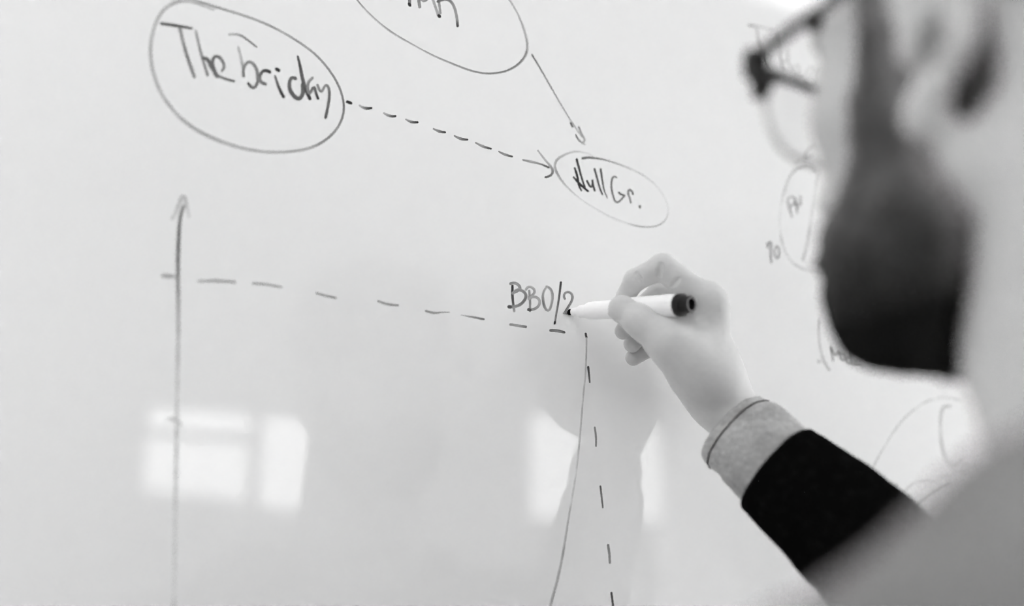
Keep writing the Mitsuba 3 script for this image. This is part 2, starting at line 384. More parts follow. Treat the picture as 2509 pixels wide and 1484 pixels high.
# the cut-off circle at the top
ink("ink_circle", [("b", [(60, -50), (90, 0), (180, 100), (300, 198), (420, 270), (560, 345), (700, 405), (830, 450), (940, 460), (1030, 442), (1100, 402), (1145, 345), (1156, 280), (1140, 200),
                          (1100, 95), (1045, 0), (1015, -50)], [4, 5, 5.5, 5, 4.5, 5, 5, 4.5, 5, 6.5, 6.5, 4, 3.5], [0x90, 0xA8, 0xA0, 0xA4, 0x98, 0x88, 0x80, 0x6c, 0x80, 0xA0, 0x94, 0x90]),
                   ("b", [(880, 458), (980, 452), (1070, 420), (1130, 362), (1150, 320)], 2.2, [0x80, 0x60, 0x58, 0x60])],
    "grey oval cut off by the top edge of the picture")
ink("ink_word", [
    ("w", [(520, -300), (535, 0), (537, 150)], 7.5, [0x78, 0x70, 0x74]), ("w", [(522, 120), (552, 165)], 6.5, [0x28, 0x28]),
    ("w", [(800, -300), (815, 0), (845, 210)], 7.5, [0x80, 0x88, 0x88]),
    ("w", [(860, -40), (985, 32), (1075, -40)], 6.5, [0x90, 0x80, 0x70]),
    ("w", [(1130, -300), (1245, 0), (1405, 470)], 6.8, [0x98, 0x9a, 0x98]), ("w", [(1425, 480), (1445, 500)], 8, [0x28, 0x28]),
    ("w", [(1405, -60), (1430, 120), (1465, 400)], 6.5, [0x70, 0x8c, 0x90]),
    ("w", [(1390, 50), (1500, 12), (1650, -5), (1780, 50), (1880, 210), (1950, 450), (1985, 720), (1990, 790)], [6, 6.5, 7, 7, 6.5], [0x50, 0x70, 0x78, 0x80, 0x88, 0x8c, 0x30]),
], "dark handwriting cut off at the top edge of the picture")
# solid arrow down to the small circle
ink("ink_arrow", [("b", [(1185, 343), (1250, 452), (1400, 710), (1500, 860)], [3.6, 3, 2.6, 3], [0x30, 0x48, 0x68, 0x90]),
                  ("b", [(1426, 770), (1440, 794)], 4.2, [0x28, 0x28]),
                  ("b", [(1478, 795), (1500, 845), (1516, 882), (1504, 892)], [4, 4.5, 5, 4], [0x70, 0x80, 0x98, 0x90]),
                  ("b", [(1460, 846), (1482, 882), (1516, 905)], [3.5, 4.5, 4], [0x38, 0x70, 0xA8])],
    "thin dark arrow slanting down to the small oval")
ink("ink_circle", [("n", [(565, 245), (640, 232), (750, 240), (900, 265), (1100, 325), (1300, 400), (1500, 500), (1680, 630), (1810, 780), (1890, 930), (1918, 1080), (1890, 1190), (1820, 1270),
                          (1700, 1320), (1550, 1330), (1400, 1310), (1200, 1250), (1000, 1170), (780, 1050), (560, 910), (380, 760), (250, 620), (160, 480), (125, 370), (150, 280), (250, 200),
                          (420, 140), (560, 145), (660, 170), (740, 215)], [6.5, 4, 3, 3.2, 3.6, 3.6, 3.4, 3.4, 4.5, 5, 4.2, 3.6, 4.5, 6, 6.5, 4.5, 3],
                    [0x58, 0x68, 0x8c, 0xA8, 0xC8, 0xCC, 0xC0, 0x98, 0x98, 0xC4, 0xCE, 0xCC, 0xC8, 0xB0, 0x98, 0xA0, 0xB8, 0xCC])],
    "small faint oval around the short words above the hand")
ink("ink_word", [
    ("n", [(440, 400), (480, 530), (510, 680), (545, 752)], [5, 6, 6, 4], [0x14, 0x14, 0x1c, 0x28]), ("n", [(420, 540), (500, 630), (600, 722), (650, 765)], [4, 6, 6, 5], [0x20, 0x20, 0x20, 0x10]),
    ("n", [(470, 262), (520, 450), (570, 620), (600, 700)], [6, 5.5, 5, 4.5], [0x20, 0x2c, 0x34, 0x38]),
    ("n", [(633, 600), (660, 655), (700, 700), (720, 650), (718, 592)], 5, [0x38, 0x2c, 0x30, 0x30]), ("n", [(718, 592), (735, 690), (755, 752)], 5, [0x30, 0x34, 0x14]),
    ("n", [(750, 412), (800, 590), (840, 730), (875, 812)], [5, 4.8, 4], [0x34, 0x38, 0x40, 0x14]), ("n", [(848, 415), (875, 600), (905, 750), (955, 875)], [5, 4.6, 4, 2], [0x34, 0x40, 0x48, 0x38]),
    ("n", [(1100, 550), (1055, 533), (1020, 610), (1022, 740), (1055, 870), (1095, 938), (1150, 920), (1200, 865), (1228, 832), (1180, 818), (1135, 785)], [4, 4.5, 4.5, 5, 4.5], [0x68, 0x48, 0x50, 0x60, 0x68, 0x64, 0x30]),
    ("n", [(1325, 945), (1300, 850), (1282, 790), (1300, 742), (1332, 757), (1358, 810)], [4.5, 5.5, 4.5], [0x70, 0x78, 0x70, 0x30]),
    ("n", [(1468, 997), (1470, 1022)], 4.2, [0x20, 0x30]),
], "bold dark handwriting 'Null Gr.' inside the small oval")
# vertical axis on the left and the falling dashed line
ink("ink_arrow", [("d", [(262, 190), (242, 255), (228, 390), (222, 600), (223, 800), (224, 1108), (216, 1640), (205, 2370), (197, 3050)], [8, 9, 8.5, 9, 10, 10, 10, 10, 10], [0x78, 0x44, 0x78, 0xA4, 0xB8, 0xC2, 0xC6, 0xC8, 0xCA, 0xCA, 0xCC]),
                  ("d", [(178, 280), (215, 215), (260, 118), (285, 190), (302, 265)], [8, 8, 10, 8, 7], [0xC4, 0xB4, 0xAC, 0xB4, 0xC4])],
    "tall blurred vertical axis line with a small arrowhead on top")
ink("ink_tick", [("f", [(414, 1026), (430, 1030), (443, 1040)], [9, 11, 7], [0xB8, 0xB4, 0xB8])], "short faint tick low on the vertical axis")
ink("ink_dash", [("d", [(112, 685), (150, 688), (200, 692)], [8, 9, 8], [0x9c, 0x94, 0xB0])], "short tick left of the vertical axis")
for c, pts, w, tn in [("d", [(368, 727), (490, 723), (628, 732)], [6, 6.5, 6], [0x98, 0x84, 0x88]), ("d", [(758, 741), (850, 748), (962, 769)], [6, 5.5, 5], [0x90, 0x9c, 0x90]),
                      ("d", [(1212, 811), (1280, 830), (1350, 845)], [4.5, 6, 4.5], [0x80, 0x98, 0x70]), ("d", [(1652, 868), (1720, 890), (1796, 898)], [4.5, 7, 4], [0x88, 0x98, 0x78]),
                      ("d", [(1995, 938), (2050, 952), (2110, 948), (2160, 948)], [5.5, 6, 3, 2], [0x80, 0x94, 0x80, 0x78]), ("d", [(2245, 967), (2330, 982), (2405, 997)], [1.5, 5, 5.5], [0xA8, 0x8c, 0x60]),
                      ("o", [(375, 638), (450, 650), (528, 662)], 6.3, [0x84, 0x90, 0x68]), ("o", [(780, 698), (850, 702), (916, 717)], [7, 7.5, 6], [0x70, 0x80, 0x58])]:
    ink("ink_dash", [(c, pts, w, tn)])
ink("ink_word", [
    ("o", [(376, 225), (420, 220), (460, 248), (468, 278), (440, 300), (402, 316)], 7.4, [0x88, 0x90, 0x78, 0x88]), ("o", [(394, 250), (393, 330), (400, 420), (412, 502)], [6, 6.5, 6, 6], [0x24, 0x40, 0x48, 0x98]),
    ("o", [(400, 322), (440, 290), (500, 302), (530, 345), (515, 392), (470, 438), (410, 458), (365, 460)], 7.6, [0x90, 0x94, 0x80, 0x78, 0x88, 0x84]), ("o", [(357, 459), (372, 461)], 8, [0x48, 0x48]),
    ("o", [(530, 285), (555, 260), (600, 272), (616, 310), (590, 345), (560, 362)], 6.4, [0xA4, 0xA8, 0x90, 0x98]), ("o", [(562, 300), (570, 400), (570, 500)], 6, [0x98, 0x80, 0x90]),
    ("o", [(558, 380), (600, 360), (648, 372), (668, 412), (652, 455), (610, 483), (565, 490)], 6.8, [0xA0, 0xA4, 0x90, 0x98]), ("o", [(555, 488), (570, 492)], 7.5, [0x48, 0x48]),
    ("o", [(742, 255), (706, 320), (704, 400), (728, 478), (758, 495), (788, 430), (798, 340), (775, 278), (738, 256)], [5.5, 6.5, 6, 6], [0xA8, 0xA4, 0x70, 0x98, 0x90, 0x98, 0xA8]),
    ("o", [(882, 212), (862, 380), (838, 520), (822, 622)], [5, 4.8, 4.5], [0x38, 0x60, 0x78, 0x80]), ("o", [(821, 612), (819, 630)], 4.5, [0x1c, 0x1c]),
    ("o", [(922, 380), (915, 338), (950, 310), (988, 328), (1000, 368), (975, 430), (935, 495), (920, 525)], [5, 5.5, 5.5], [0x78, 0x88, 0x94, 0x80, 0x78, 0x98]),
    ("o", [(913, 524), (945, 528)], 5, [0xA0, 0x88]),
], "grey handwriting 'BBO/2' just left of the marker tip")
ink("ink_line", [("o", [(1133, 730), (1141, 768)], 5.2, [0x38, 0x40]),
                 ("f", [(1437, 828), (1436, 878), (1433, 931), (1430, 957), (1419, 1089), (1406, 1192), (1395, 1256), (1387, 1307), (1372, 1392), (1348, 1484), (1332, 1540)], [4, 4.5, 4.8, 5, 6.5, 7], [0xB0, 0xB4, 0xBC, 0xC0, 0xA8, 0xA0, 0xAC])],
    "thin pale curved line falling from the dark dot below the marker")
for pts, w, tn in [([(1441, 899), (1443, 918), (1445, 936)], [5.5, 5, 4], [0x40, 0x58, 0x64]), ([(1457, 1047), (1460, 1070), (1460, 1093)], [4.5, 5, 3.5], [0x84, 0x78, 0x70]),
                   ([(1471, 1191), (1474, 1218), (1477, 1243)], [4.5, 5, 4], [0x58, 0x78, 0x68]), ([(1490, 1335), (1493, 1358), (1494, 1378)], [6, 6, 5.5], [0x70, 0x84, 0x80]),
                   ([(1498, 1452), (1501, 1476), (1503, 1500)], [5.5, 5.5, 5], [0x38, 0x40, 0x48])]:
    ink("ink_dash", [("f", pts, w, tn)])
# marks right of the hand, beside and behind the head
ink("ink_circle", [("e", [(780, 268), (740, 205), (680, 190), (610, 215), (520, 290), (450, 450), (410, 620), (397, 800), (412, 980), (450, 1110), (530, 1230), (640, 1300), (760, 1325), (900, 1335)],
                    [4, 5.5, 6, 6.5, 6, 6, 7, 8], [0x80, 0x88, 0xBC, 0xC8, 0xC8, 0xC8, 0xC8, 0xC8, 0xCA]),
                   ("e", [(830, 240), (800, 330), (762, 560), (722, 830), (682, 1060), (642, 1205)], [5, 6, 7, 7.5], [0xD0, 0xCE, 0xCE, 0xCE, 0xBC])], "faint narrow oval beside the beard")
ink("ink_word", [("e", [(478, 600), (490, 548), (540, 535), (562, 572), (540, 612), (500, 640)], 4.8, [0xA8, 0x98, 0x60, 0x90]), ("e", [(482, 590), (505, 680), (528, 752)], 5.2, [0xA8, 0x90, 0xA4]),
                 ("e", [(555, 565), (578, 655), (578, 708)], 4.8, [0x68, 0x50, 0xA8]), ("e", [(578, 650), (605, 600), (616, 515), (620, 615)], 4.6, [0x70, 0xA0, 0x90, 0x98])], "small handwriting in the narrow oval beside the beard")
ink("ink_word", [("e", [(266, 1072), (266, 1032), (295, 1018), (300, 1060), (296, 1150), (305, 1235)], 5.2, [0x78, 0x70, 0x88, 0x94, 0x98]),
                 ("e", [(365, 1062), (338, 1100), (346, 1170), (368, 1190), (390, 1130), (375, 1070), (360, 1062)], 5.4, [0xA0, 0xA8, 0x90, 0x98])], "small handwritten number 70 left of the narrow oval")
ink("ink_mark", [("e", [(572, 160), (620, 132)], 6, [0xA0, 0xB0]), ("e", [(652, 130), (668, 75), (715, 15), (790, -25)], [5, 4, 4], [0x78, 0xA4, 0xB0]), ("e", [(665, 140), (740, 95)], 5, [0x80, 0x98])], "short strokes above the narrow oval")
ink("ink_mark", [("g", [(72, 90), (70, 180), (84, 290), (108, 370), (140, 420)], [4.5, 5, 5.5, 6], [0x9c, 0xB8, 0xBC, 0xB8]), ("g", [(68, 362), (74, 368)], 8, [0xB8, 0xB8])], "faint bracket left of the chin")
ink("ink_word", [("g", [(165, 360), (150, 265), (182, 322), (205, 292), (215, 345)], 4, [0x70, 0x58, 0x60, 0x70]), ("g", [(232, 305), (214, 335), (232, 355), (250, 330), (232, 305)], 4, [0x70, 0x70, 0x80]),
                 ("g", [(272, 330), (255, 360), (275, 378), (288, 350), (280, 290), (296, 385)], 4, [0x70, 0x70, 0x70]), ("g", [(320, 350), (312, 385), (335, 378), (352, 388)], 4, [0x70, 0x70])], "small handwriting half hidden under the chin")
ink("ink_circle", [("g", [(400, 1130), (430, 1060), (500, 930), (600, 780), (700, 682), (800, 622), (900, 600), (1000, 620)], 6, [0xCC, 0xCC, 0xCA, 0xCA, 0xCC])], "very faint arc between chin and sleeve")
ink("ink_mark", [("g", [(935, 662), (895, 668), (876, 780), (886, 930), (930, 1038), (970, 1056), (1020, 1015)], [7, 8, 9, 9], [0xB0, 0xC8, 0xC8, 0xC6, 0xCA]), ("g", [(1038, 1048), (1050, 1052)], 9, [0xBC, 0xBC])], "faint looped stroke beside the neck")
ink("ink_mark", [("g", [(880, 1130), (930, 1126), (1050, 1085), (1140, 1058)], [9, 6, 5], [0xBC, 0xC0, 0xC8])])
ink("ink_mark", [("g", [(580, 1175), (584, 1195)], 7, [0xBC, 0xBC]), ("g", [(620, 1242), (700, 1172), (790, 1155), (850, 1166)], 5, [0xBC, 0xC0, 0xC8])])
ink("ink_line", [("g", [(720, 1322), (745, 1298), (850, 1222), (945, 1174)], [5, 4.5, 4], [0x98, 0x90, 0x88])], "short dark stroke above the sleeve")
ink("ink_mark", [("g", [(800, 1372), (840, 1340), (905, 1310)], 5, [0xB8, 0xC0])])
ink("ink_word", [("t", [(318, 350), (430, 372), (560, 395), (650, 425)], [6, 5, 4.5, 5], [0x80, 0xA8, 0xB8, 0x98]), ("t", [(425, 380), (445, 560), (490, 690), (515, 860), (598, 1000)], [6, 6, 4, 4, 2], [0xB0, 0x90, 0x50, 0x50, 0x60]),
                 ("t", [(715, 505), (738, 700), (765, 880), (800, 1000)], [6, 7, 5, 4], [0x80, 0xC4, 0x80, 0x70]), ("t", [(770, 900), (830, 850), (880, 900), (935, 1020)], 5, [0xA0, 0xB8, 0xB8, 0x90]),
                 ("t", [(850, 700), (856, 825)], 7, [0xC0, 0xA8]), ("t", [(930, 960), (1000, 910), (1010, 1010), (960, 1060), (1050, 1080)], 5, [0xC0, 0xC0, 0xA8]),
                 ("t", [(1100, 1060), (1130, 980), (1190, 940), (1240, 980), (1160, 1080), (1250, 1130), (1240, 1210), (1180, 1235), (1080, 1150)], [4, 4, 4], [0xC0, 0xC0, 0xB8, 0xA8, 0x90]),
                 ("t", [(1292, 1135), (1285, 1000), (1330, 975)], 5, [0xB8, 0xB0, 0xB8])], "pale handwriting seen through and beside the glasses lens")

# ------------------------------------------------------------------ signed-distance modelling


def seg(p, a, b, ra, rb=None):
    """A cone with round ends."""
    rb = ra if rb is None else rb
    a, b = np.asarray(a, np.float32), np.asarray(b, np.float32)
    ab = b - a
    ln = float(np.sqrt(ab @ ab))
    rr = float(ra - rb)
    pa = p - a
    if ln <= abs(rr) + 1e-6:
        q = pa if ra > rb else p - b
        return np.sqrt(np.einsum("ij,ij->i", q, q)) - max(ra, rb)
    y = pa @ (ab / ln)
    x = np.sqrt(np.maximum(np.einsum("ij,ij->i", pa, pa) - y * y, 0))
    sn = rr / ln
    cs = math.sqrt(1 - sn * sn)
    k = y - x * (sn / cs)
    z = y - ln
    body = x * cs + y * sn - ra
    return np.where(k < 0, np.sqrt(x * x + y * y) - ra, np.where(k > ln, np.sqrt(x * x + z * z) - rb, body)).astype(np.float32)


def ell(p, c, r, M=None):
    q = p - np.asarray(c, np.float32)
    if M is not None:
        q = q @ np.asarray(M, np.float32)
    r = np.asarray(r, np.float32)
    a = q / r
    k0 = np.sqrt(np.einsum("ij,ij->i", a, a))
    a = a / r
    k1 = np.sqrt(np.einsum("ij,ij->i", a, a)) + 1e-9
    return k0 * (k0 - 1) / k1


def smin(a, b, k):
    h = np.maximum(k - np.abs(a - b), 0) / k
    return np.minimum(a, b) - h * h * k * .25


def smax(a, b, k):
    return -smin(-a, -b, k)


def mesh_sdf(fn, lo, hi, h, project=True):
    """Closed mesh of fn < 0 on a grid of step h, by marching tetrahedra; fn takes points (n, 3) and gives distances."""
    lo, hi = np.asarray(lo, float), np.asarray(hi, float)
    B = 4
    nb = np.ceil((hi - lo) / (h * B)).astype(int)
    n = nb * B + 1
    centre = [lo[i] + (np.arange(nb[i]) + .5) * h * B for i in range(3)]
    cp = np.stack(np.meshgrid(*centre, indexing="ij"), -1).reshape(-1, 3).astype(np.float32)
    cd = fn(cp)
    D = np.where(cd.reshape(nb) < 0, -1.0, 1.0).repeat(B, 0).repeat(B, 1).repeat(B, 2).astype(np.float32)
    D = np.pad(D, ((0, 1),) * 3, mode="edge")
    near = (np.abs(cd) < h * B * 1.35).reshape(nb)
    mask = np.zeros(n, bool)
    bi = np.argwhere(near) * B
    for dx in range(B + 1):
        for dy in range(B + 1):
            for dz in range(B + 1):
                mask[bi[:, 0] + dx, bi[:, 1] + dy, bi[:, 2] + dz] = True
    idx = np.argwhere(mask)
    P = (lo + idx * h).astype(np.float32)
    D[mask] = np.concatenate([fn(P[k:k + 400000]) for k in range(0, len(P), 400000)])
    D[np.abs(D) < 1e-7] = 1e-7
    D[[0, -1]] = np.maximum(D[[0, -1]], 1e-6)
    D[:, [0, -1]] = np.maximum(D[:, [0, -1]], 1e-6)
    D[:, :, [0, -1]] = np.maximum(D[:, :, [0, -1]], 1e-6)
    S = D < 0
    cnt = sum(S[a:n[0] - 1 + a, b:n[1] - 1 + b, c:n[2] - 1 + c].astype(np.int8) for a in (0, 1) for b in (0, 1) for c in (0, 1))
    cells = np.argwhere((cnt > 0) & (cnt < 8))
    st = np.array([n[1] * n[2], n[2], 1])
    base = cells @ st
    Df, tris, ref = D.ravel(), [], []

    def pos(i):
        return np.stack([i // st[0], (i // st[1]) % n[1], i % n[2]], -1)

    E = []
    for perm in [(0, 1, 2), (0, 2, 1), (1, 0, 2), (1, 2, 0), (2, 0, 1), (2, 1, 0)]:
        o1, o2 = st[perm[0]], st[perm[0]] + st[perm[1]]
        t = np.stack([base, base + o1, base + o2, base + st.sum()], 1)
        s = Df[t] < 0
        order = np.argsort(~s, axis=1, kind="stable")
        t = np.take_along_axis(t, order, 1)
        c = s.sum(1)
        for k in (1, 2, 3):
            q = t[c == k]
            if not len(q):
                continue
            a, b, cc, d = q.T
            if k == 1:
                tri = [((a, b), (a, cc), (a, d))]
            elif k == 3:
                tri = [((a, d), (b, d), (cc, d))]
            else:
                tri = [((a, cc), (a, d), (b, d)), ((a, cc), (b, d), (b, cc))]
            out = pos(q[:, k:]).mean(1) - pos(q[:, :k]).mean(1)
            for tr in tri:
                E.append(np.stack([np.stack(e, 1) for e in tr], 1))
                ref.append(out)
    E, ref = np.concatenate(E), np.concatenate(ref)
    e = np.sort(E.reshape(-1, 2), axis=1)
    key = e[:, 0].astype(np.int64) * int(n.prod()) + e[:, 1]
    u, inv = np.unique(key, return_inverse=True)
    i0, i1 = u // int(n.prod()), u % int(n.prod())
    d0, d1 = Df[i0].astype(float), Df[i1].astype(float)
    t = np.clip(d0 / (d0 - d1), .02, .98)[:, None]
    V = lo + h * (pos(i0) * (1 - t) + pos(i1) * t)
    F = inv.reshape(-1, 3)
    nr = np.cross(V[F[:, 1]] - V[F[:, 0]], V[F[:, 2]] - V[F[:, 0]])
    flip = (nr * ref).sum(1) < 0
    F[flip] = F[flip][:, ::-1]
    return trimesh.Trimesh(V, F, process=False)


def tidy(m, it=4):
    m = trimesh.Trimesh(m.vertices, m.faces, process=False)
    trimesh.smoothing.filter_taubin(m, lamb=.5, nu=.53, iterations=it)
    return m


# ------------------------------------------------------------------ marker pen
TIP = np.array([0.0, 0.0, TIP_Z])
END = at(1683, 746, .680)
M_AX = (END - TIP) / np.linalg.norm(END - TIP)
M_LEN = np.linalg.norm(END - TIP)


def frame_of(z):
    z = z / np.linalg.norm(z)
    x = np.cross([0, 0, 1.0], z)
    x /= np.linalg.norm(x)
    return np.stack([x, np.cross(z, x), z], 1)


M_FR = frame_of(M_AX)


def lathe(profile, n=64):
    m = trimesh.creation.revolve(np.array(profile, float) / 1000, sections=n)
    m.apply_transform(np.vstack([np.hstack([M_FR, TIP[:, None]]), [0, 0, 0, 1]]))
    return m


L = M_LEN * 1000
part("marker", "nib", lathe([(0, .8), (1.5, 1.2), (2.3, 2.2), (2.4, 6), (2.4, 8), (0, 8)], 40), "m_nib", 40, "black felt nib")
part("marker", "nib_holder", lathe([(0, 5.4), (2.6, 5.4), (3.1, 5.9), (3.3, 8), (3.5, 11.5), (4.1, 12.2), (4.7, 13.4), (4.9, 17), (5.2, 20), (6.2, 21.5), (6.5, 23), (6.55, 28), (0, 28)]), "m_white_plastic", 35)
part("marker", "barrel", lathe([(0, 26), (6.5, 26), (6.75, 26.5), (6.95, 46), (7.2, 48), (7.8, 51), (7.95, 60), (7.95, L - 8), (7.7, L - 7.4), (0, L - 7.4)]), "m_white_plastic", 35)
part("marker", "end_plug", lathe([(0, L - 8), (7.6, L - 8), (7.95, L - 7.2), (7.95, L - 3.2), (7.5, L - 2.4), (6.3, L - 2.1), (6.0, L - 1.2), (6.1, L + 3.2), (5.7, L + 4.0), (4.0, L + 4.0), (3.5, L + 3.3), (3.4, L + 1.2), (1.6, L + 1.0), (0, L + 1.6)]), "m_black_plastic", 35, "black end plug with a round hollow")
labels["marker"] = {"label": "white marker pen with a black end plug, held in the writing hand", "category": "marker pen"}

# ------------------------------------------------------------------ person: the writing hand (joints in metres)
A = at


def J(x, y, z):
    return A(x, y, z).astype(np.float32)


HAND = dict(
    index=[(J(1733, 744, .704), .0122), (J(1624, 653, .704), .0094), (J(1556, 686, .718), .0080), (J(1533, 724, .731), .0070)],
    middle=[(J(1731, 769, .726), .0118), (J(1622, 714, .737), .0092), (J(1560, 765, .745), .0078), (J(1527, 811, .741), .0064)],
    ring=[(J(1729, 801, .744), .0112), (J(1640, 768, .757), .0086), (J(1578, 806, .760), .0074), (J(1549, 842, .752), .0066)],
    pinky=[(J(1727, 837, .757), .0104), (J(1652, 826, .768), .0076), (J(1594, 852, .765), .0066), (J(1552, 876, .758), .0062)],
)
WR = J(1763, 983, .722)
ELBOW = J(2400, 1660, .545)
THUMB = [(J(1708, 902, .698), .0222), (J(1643, 840, .692), .0160), (J(1567, 786, .698), .0107), (J(1526, 758, .7050), .0088)]


def hand_base(p):
    d = None
    carp = dict(index=J(1742, 908, .707), middle=J(1753, 914, .722), ring=J(1752, 920, .736), pinky=J(1744, 924, .748))
    for k, c in carp.items():
        a, r = HAND[k][0]
        s = seg(p, a, c, r * .92, .0118)
        d = s if d is None else smin(d, s, .020)
    # palm flesh on the finger side, thenar and heel
    d = smin(d, seg(p, J(1700, 800, .742), J(1728, 915, .735), .013, .017), .015)
    d = smin(d, seg(p, J(1694, 850, .755), J(1730, 908, .748), .011, .0105), .012)
    (c0, r0), (c1, r1), (c2, r2), (c3, r3) = THUMB
    th = seg(p, c0, c1, r0, r1)
    d = smin(d, th, .024)
    # web between thumb and index
    d = smin(d, seg(p, J(1660, 815, .701), J(1742, 770, .708), .0085, .010), .012)
    # wrist and forearm
    e = ELBOW
    ax = (e - WR) / np.linalg.norm(e - WR)
    for off, r in ((-.009, .0150), (.010, .0140)):
        o = (FWD * off).astype(np.float32)
        f = smin(seg(p, WR + o, WR + ax * .075 + o, r, .0165), seg(p, J(1737, 928, .722) + o, WR + o, .0165, r), .01)
        d = smin(d, f, .022)
    # extensor ridge to the thumb at the wrist
    d = smin(d, seg(p, J(1752, 950, .699), J(1692, 872, .688), .008, .009), .012)
    out = d
    # thumb beyond its root
    t = smin(seg(p, c1, c2, r1, r2), seg(p, c2, c3, r2, r3), .006)
    t = smin(t, ell(p, c3 + (c3 - c2) * .06, (.0092, .0092, .0092)), .004)
    out = smin(out, t, .005)
    for k in HAND:
        (a, ra), (b, rb), (c, rc), (e_, re) = HAND[k]
        root = seg(p, a, b, ra * .99, rb)
        mid = seg(p, b, c, rb * .97, rc)
        # slight waist between the joints, pads below
        fing = smin(root, mid, .0032)
        fing = smin(fing, seg(p, c, e_, rc * .96, re), .0028)
        near = smin(out, root, .009)
        far = smin(out, fing, .0007)
        # blend softly only near the knuckle
        w = np.clip(((p - a) @ (b - a)) / float((b - a) @ (b - a)), 0, 1)
        out = np.where(w < .38, near, np.where(w > .62, far, near + (far - near) * ((w - .38) / .24)))
    # knuckles
    out = smin(out, ell(p, J(1741, 728, .701), (.0085, .0085, .0085)), .008)
    out = smin(out, ell(p, J(1757, 752, .722), (.0085, .0085, .0085)), .008)
    return out


def on_hand(x, y):
    """Where the line of sight through a pixel of the photograph first meets the bare hand."""
    z = np.linspace(.655, .74, 400)
    p = (EYE + z[:, None] * ray(x, y)).astype(np.float32)
    k = int(np.argmax(hand_base(p) < 0))
    return p[k]


def hand_sdf(p):
    d = hand_base(p)
    for line, r in CREASES:
        for a, b in zip(line[:-1], line[1:]):
            d = smax(d, -seg(p, a, b, r), .0024)
    return d


CREASE_PX = [([(1559, 670), (1566, 681), (1571, 691)], .0010), ([(1618, 648), (1616, 662), (1616, 676)], .0012), ([(1662, 684), (1654, 692), (1648, 700)], .0009)]

hp = np.array([j[0] for f in HAND.values() for j in f] + [t[0] for t in THUMB] + [WR, WR + (ELBOW - WR) / np.linalg.norm(ELBOW - WR) * .09])
CREASES = [([on_hand(*q) for q in line], r) for line, r in CREASE_PX]
hand = tidy(mesh_sdf(hand_sdf, hp.min(0) - .03, hp.max(0) + .03, .0009), 4)

# ------------------------------------------------------------------ person: head (local axes: x forward, y left, z up, origin between the ears)


def rot(y, p, r):
    cy, sy, cp, sp, cr, sr = math.cos(y), math.sin(y), math.cos(p), math.sin(p), math.cos(r), math.sin(r)
    return np.array([[cy, -sy, 0], [sy, cy, 0], [0, 0, 1]]) @ np.array([[cp, 0, sp], [0, 1, 0], [-sp, 0, cp]]) @ np.array([[1, 0, 0], [0, cr, -sr], [0, sr, cr]])


HEAD_R = rot(math.radians(90), math.radians(-3.5), math.radians(-.9))
HEAD_O = at(2282, 95, .372) - HEAD_R @ np.array([0, .070, 0])
BODY_R = rot(math.radians(93), 0, 0)


def head_w(q):
    return HEAD_O + np.asarray(q, float) @ HEAD_R.T


def sym(p):
    q = p.copy()
    q[:, 1] = np.abs(q[:, 1])
    return q


def skull_sdf(p):
    """Head and neck without ears."""
    q = sym(p)
    d = ell(q, (-.012, 0, .055), (.098, .076, .088))
    d = smin(d, ell(q, (.035, 0, .01), (.060, .060, .085)), .03)
    d = smin(d, seg(q, (.0, .050, -.045), (.076, .011, -.082), .016, .0165), .025)
    d = smin(d, ell(q, (.043, 0, -.055), (.050, .041, .037)), .02)
    d = smin(d, seg(q, (.080, .034, .045), (.088, 0, .047), .012, .013), .014)
    d = smin(d, ell(q, (.060, .046, -.003), (.022, .018, .02)), .016)
    d = smin(d, ell(q, (.063, .031, -.030), (.025, .020, .034)), .014)
    d = smin(d, ell(q, (.071, .020, -.056), (.023, .020, .022)), .014)
    d = smax(d, -ell(q, (.104, .034, .026), (.020, .018, .013)), .012)
    d = smin(d, ell(q, (.079, .032, .026), (.0125, .0125, .0115)), .003)
    d = smin(d, seg(q, (.094, 0, .036), (.117, 0, -.018), .0075, .0105), .012)
    d = smin(d, ell(q, (.107, .0125, -.024), (.011, .008, .008)), .006)
    d = smin(d, ell(q, (.101, .0, -.053), (.0105, .024, .0065)), .008)
    d = smin(d, ell(q, (.098, .0, -.0645), (.0105, .020, .0065)), .006)
    d = smin(d, ell(q, (.090, .0, -.082), (.018, .020, .016)), .014)
    # neck
    d = smin(d, seg(q, (-.030, .012, -.01), (-.040, .016, -.19), .050, .056), .025)
    d = smin(d, seg(q, (.030, 0, -.072), (-.016, 0, -.19), .030, .034), .03)
    return d


_n = [np.array(v, np.float32) for v in ((-1, 0, 0), (0, 0, 1), (0, 1, 0))]
_tilt = math.radians(12)
E_UP = np.array([-math.sin(_tilt), 0, math.cos(_tilt)])
E_BK = np.array([-math.cos(_tilt), .16, -math.sin(_tilt)])
E_BK /= np.linalg.norm(E_BK)
E_OUT = np.cross(E_BK, E_UP)
E_OUT *= np.sign(E_OUT[1])
EAR_O = np.array([.002, .0665, .0])
EAR_M = (np.stack([E_BK, E_UP, E_OUT], 1) / 1.06).astype(np.float32)


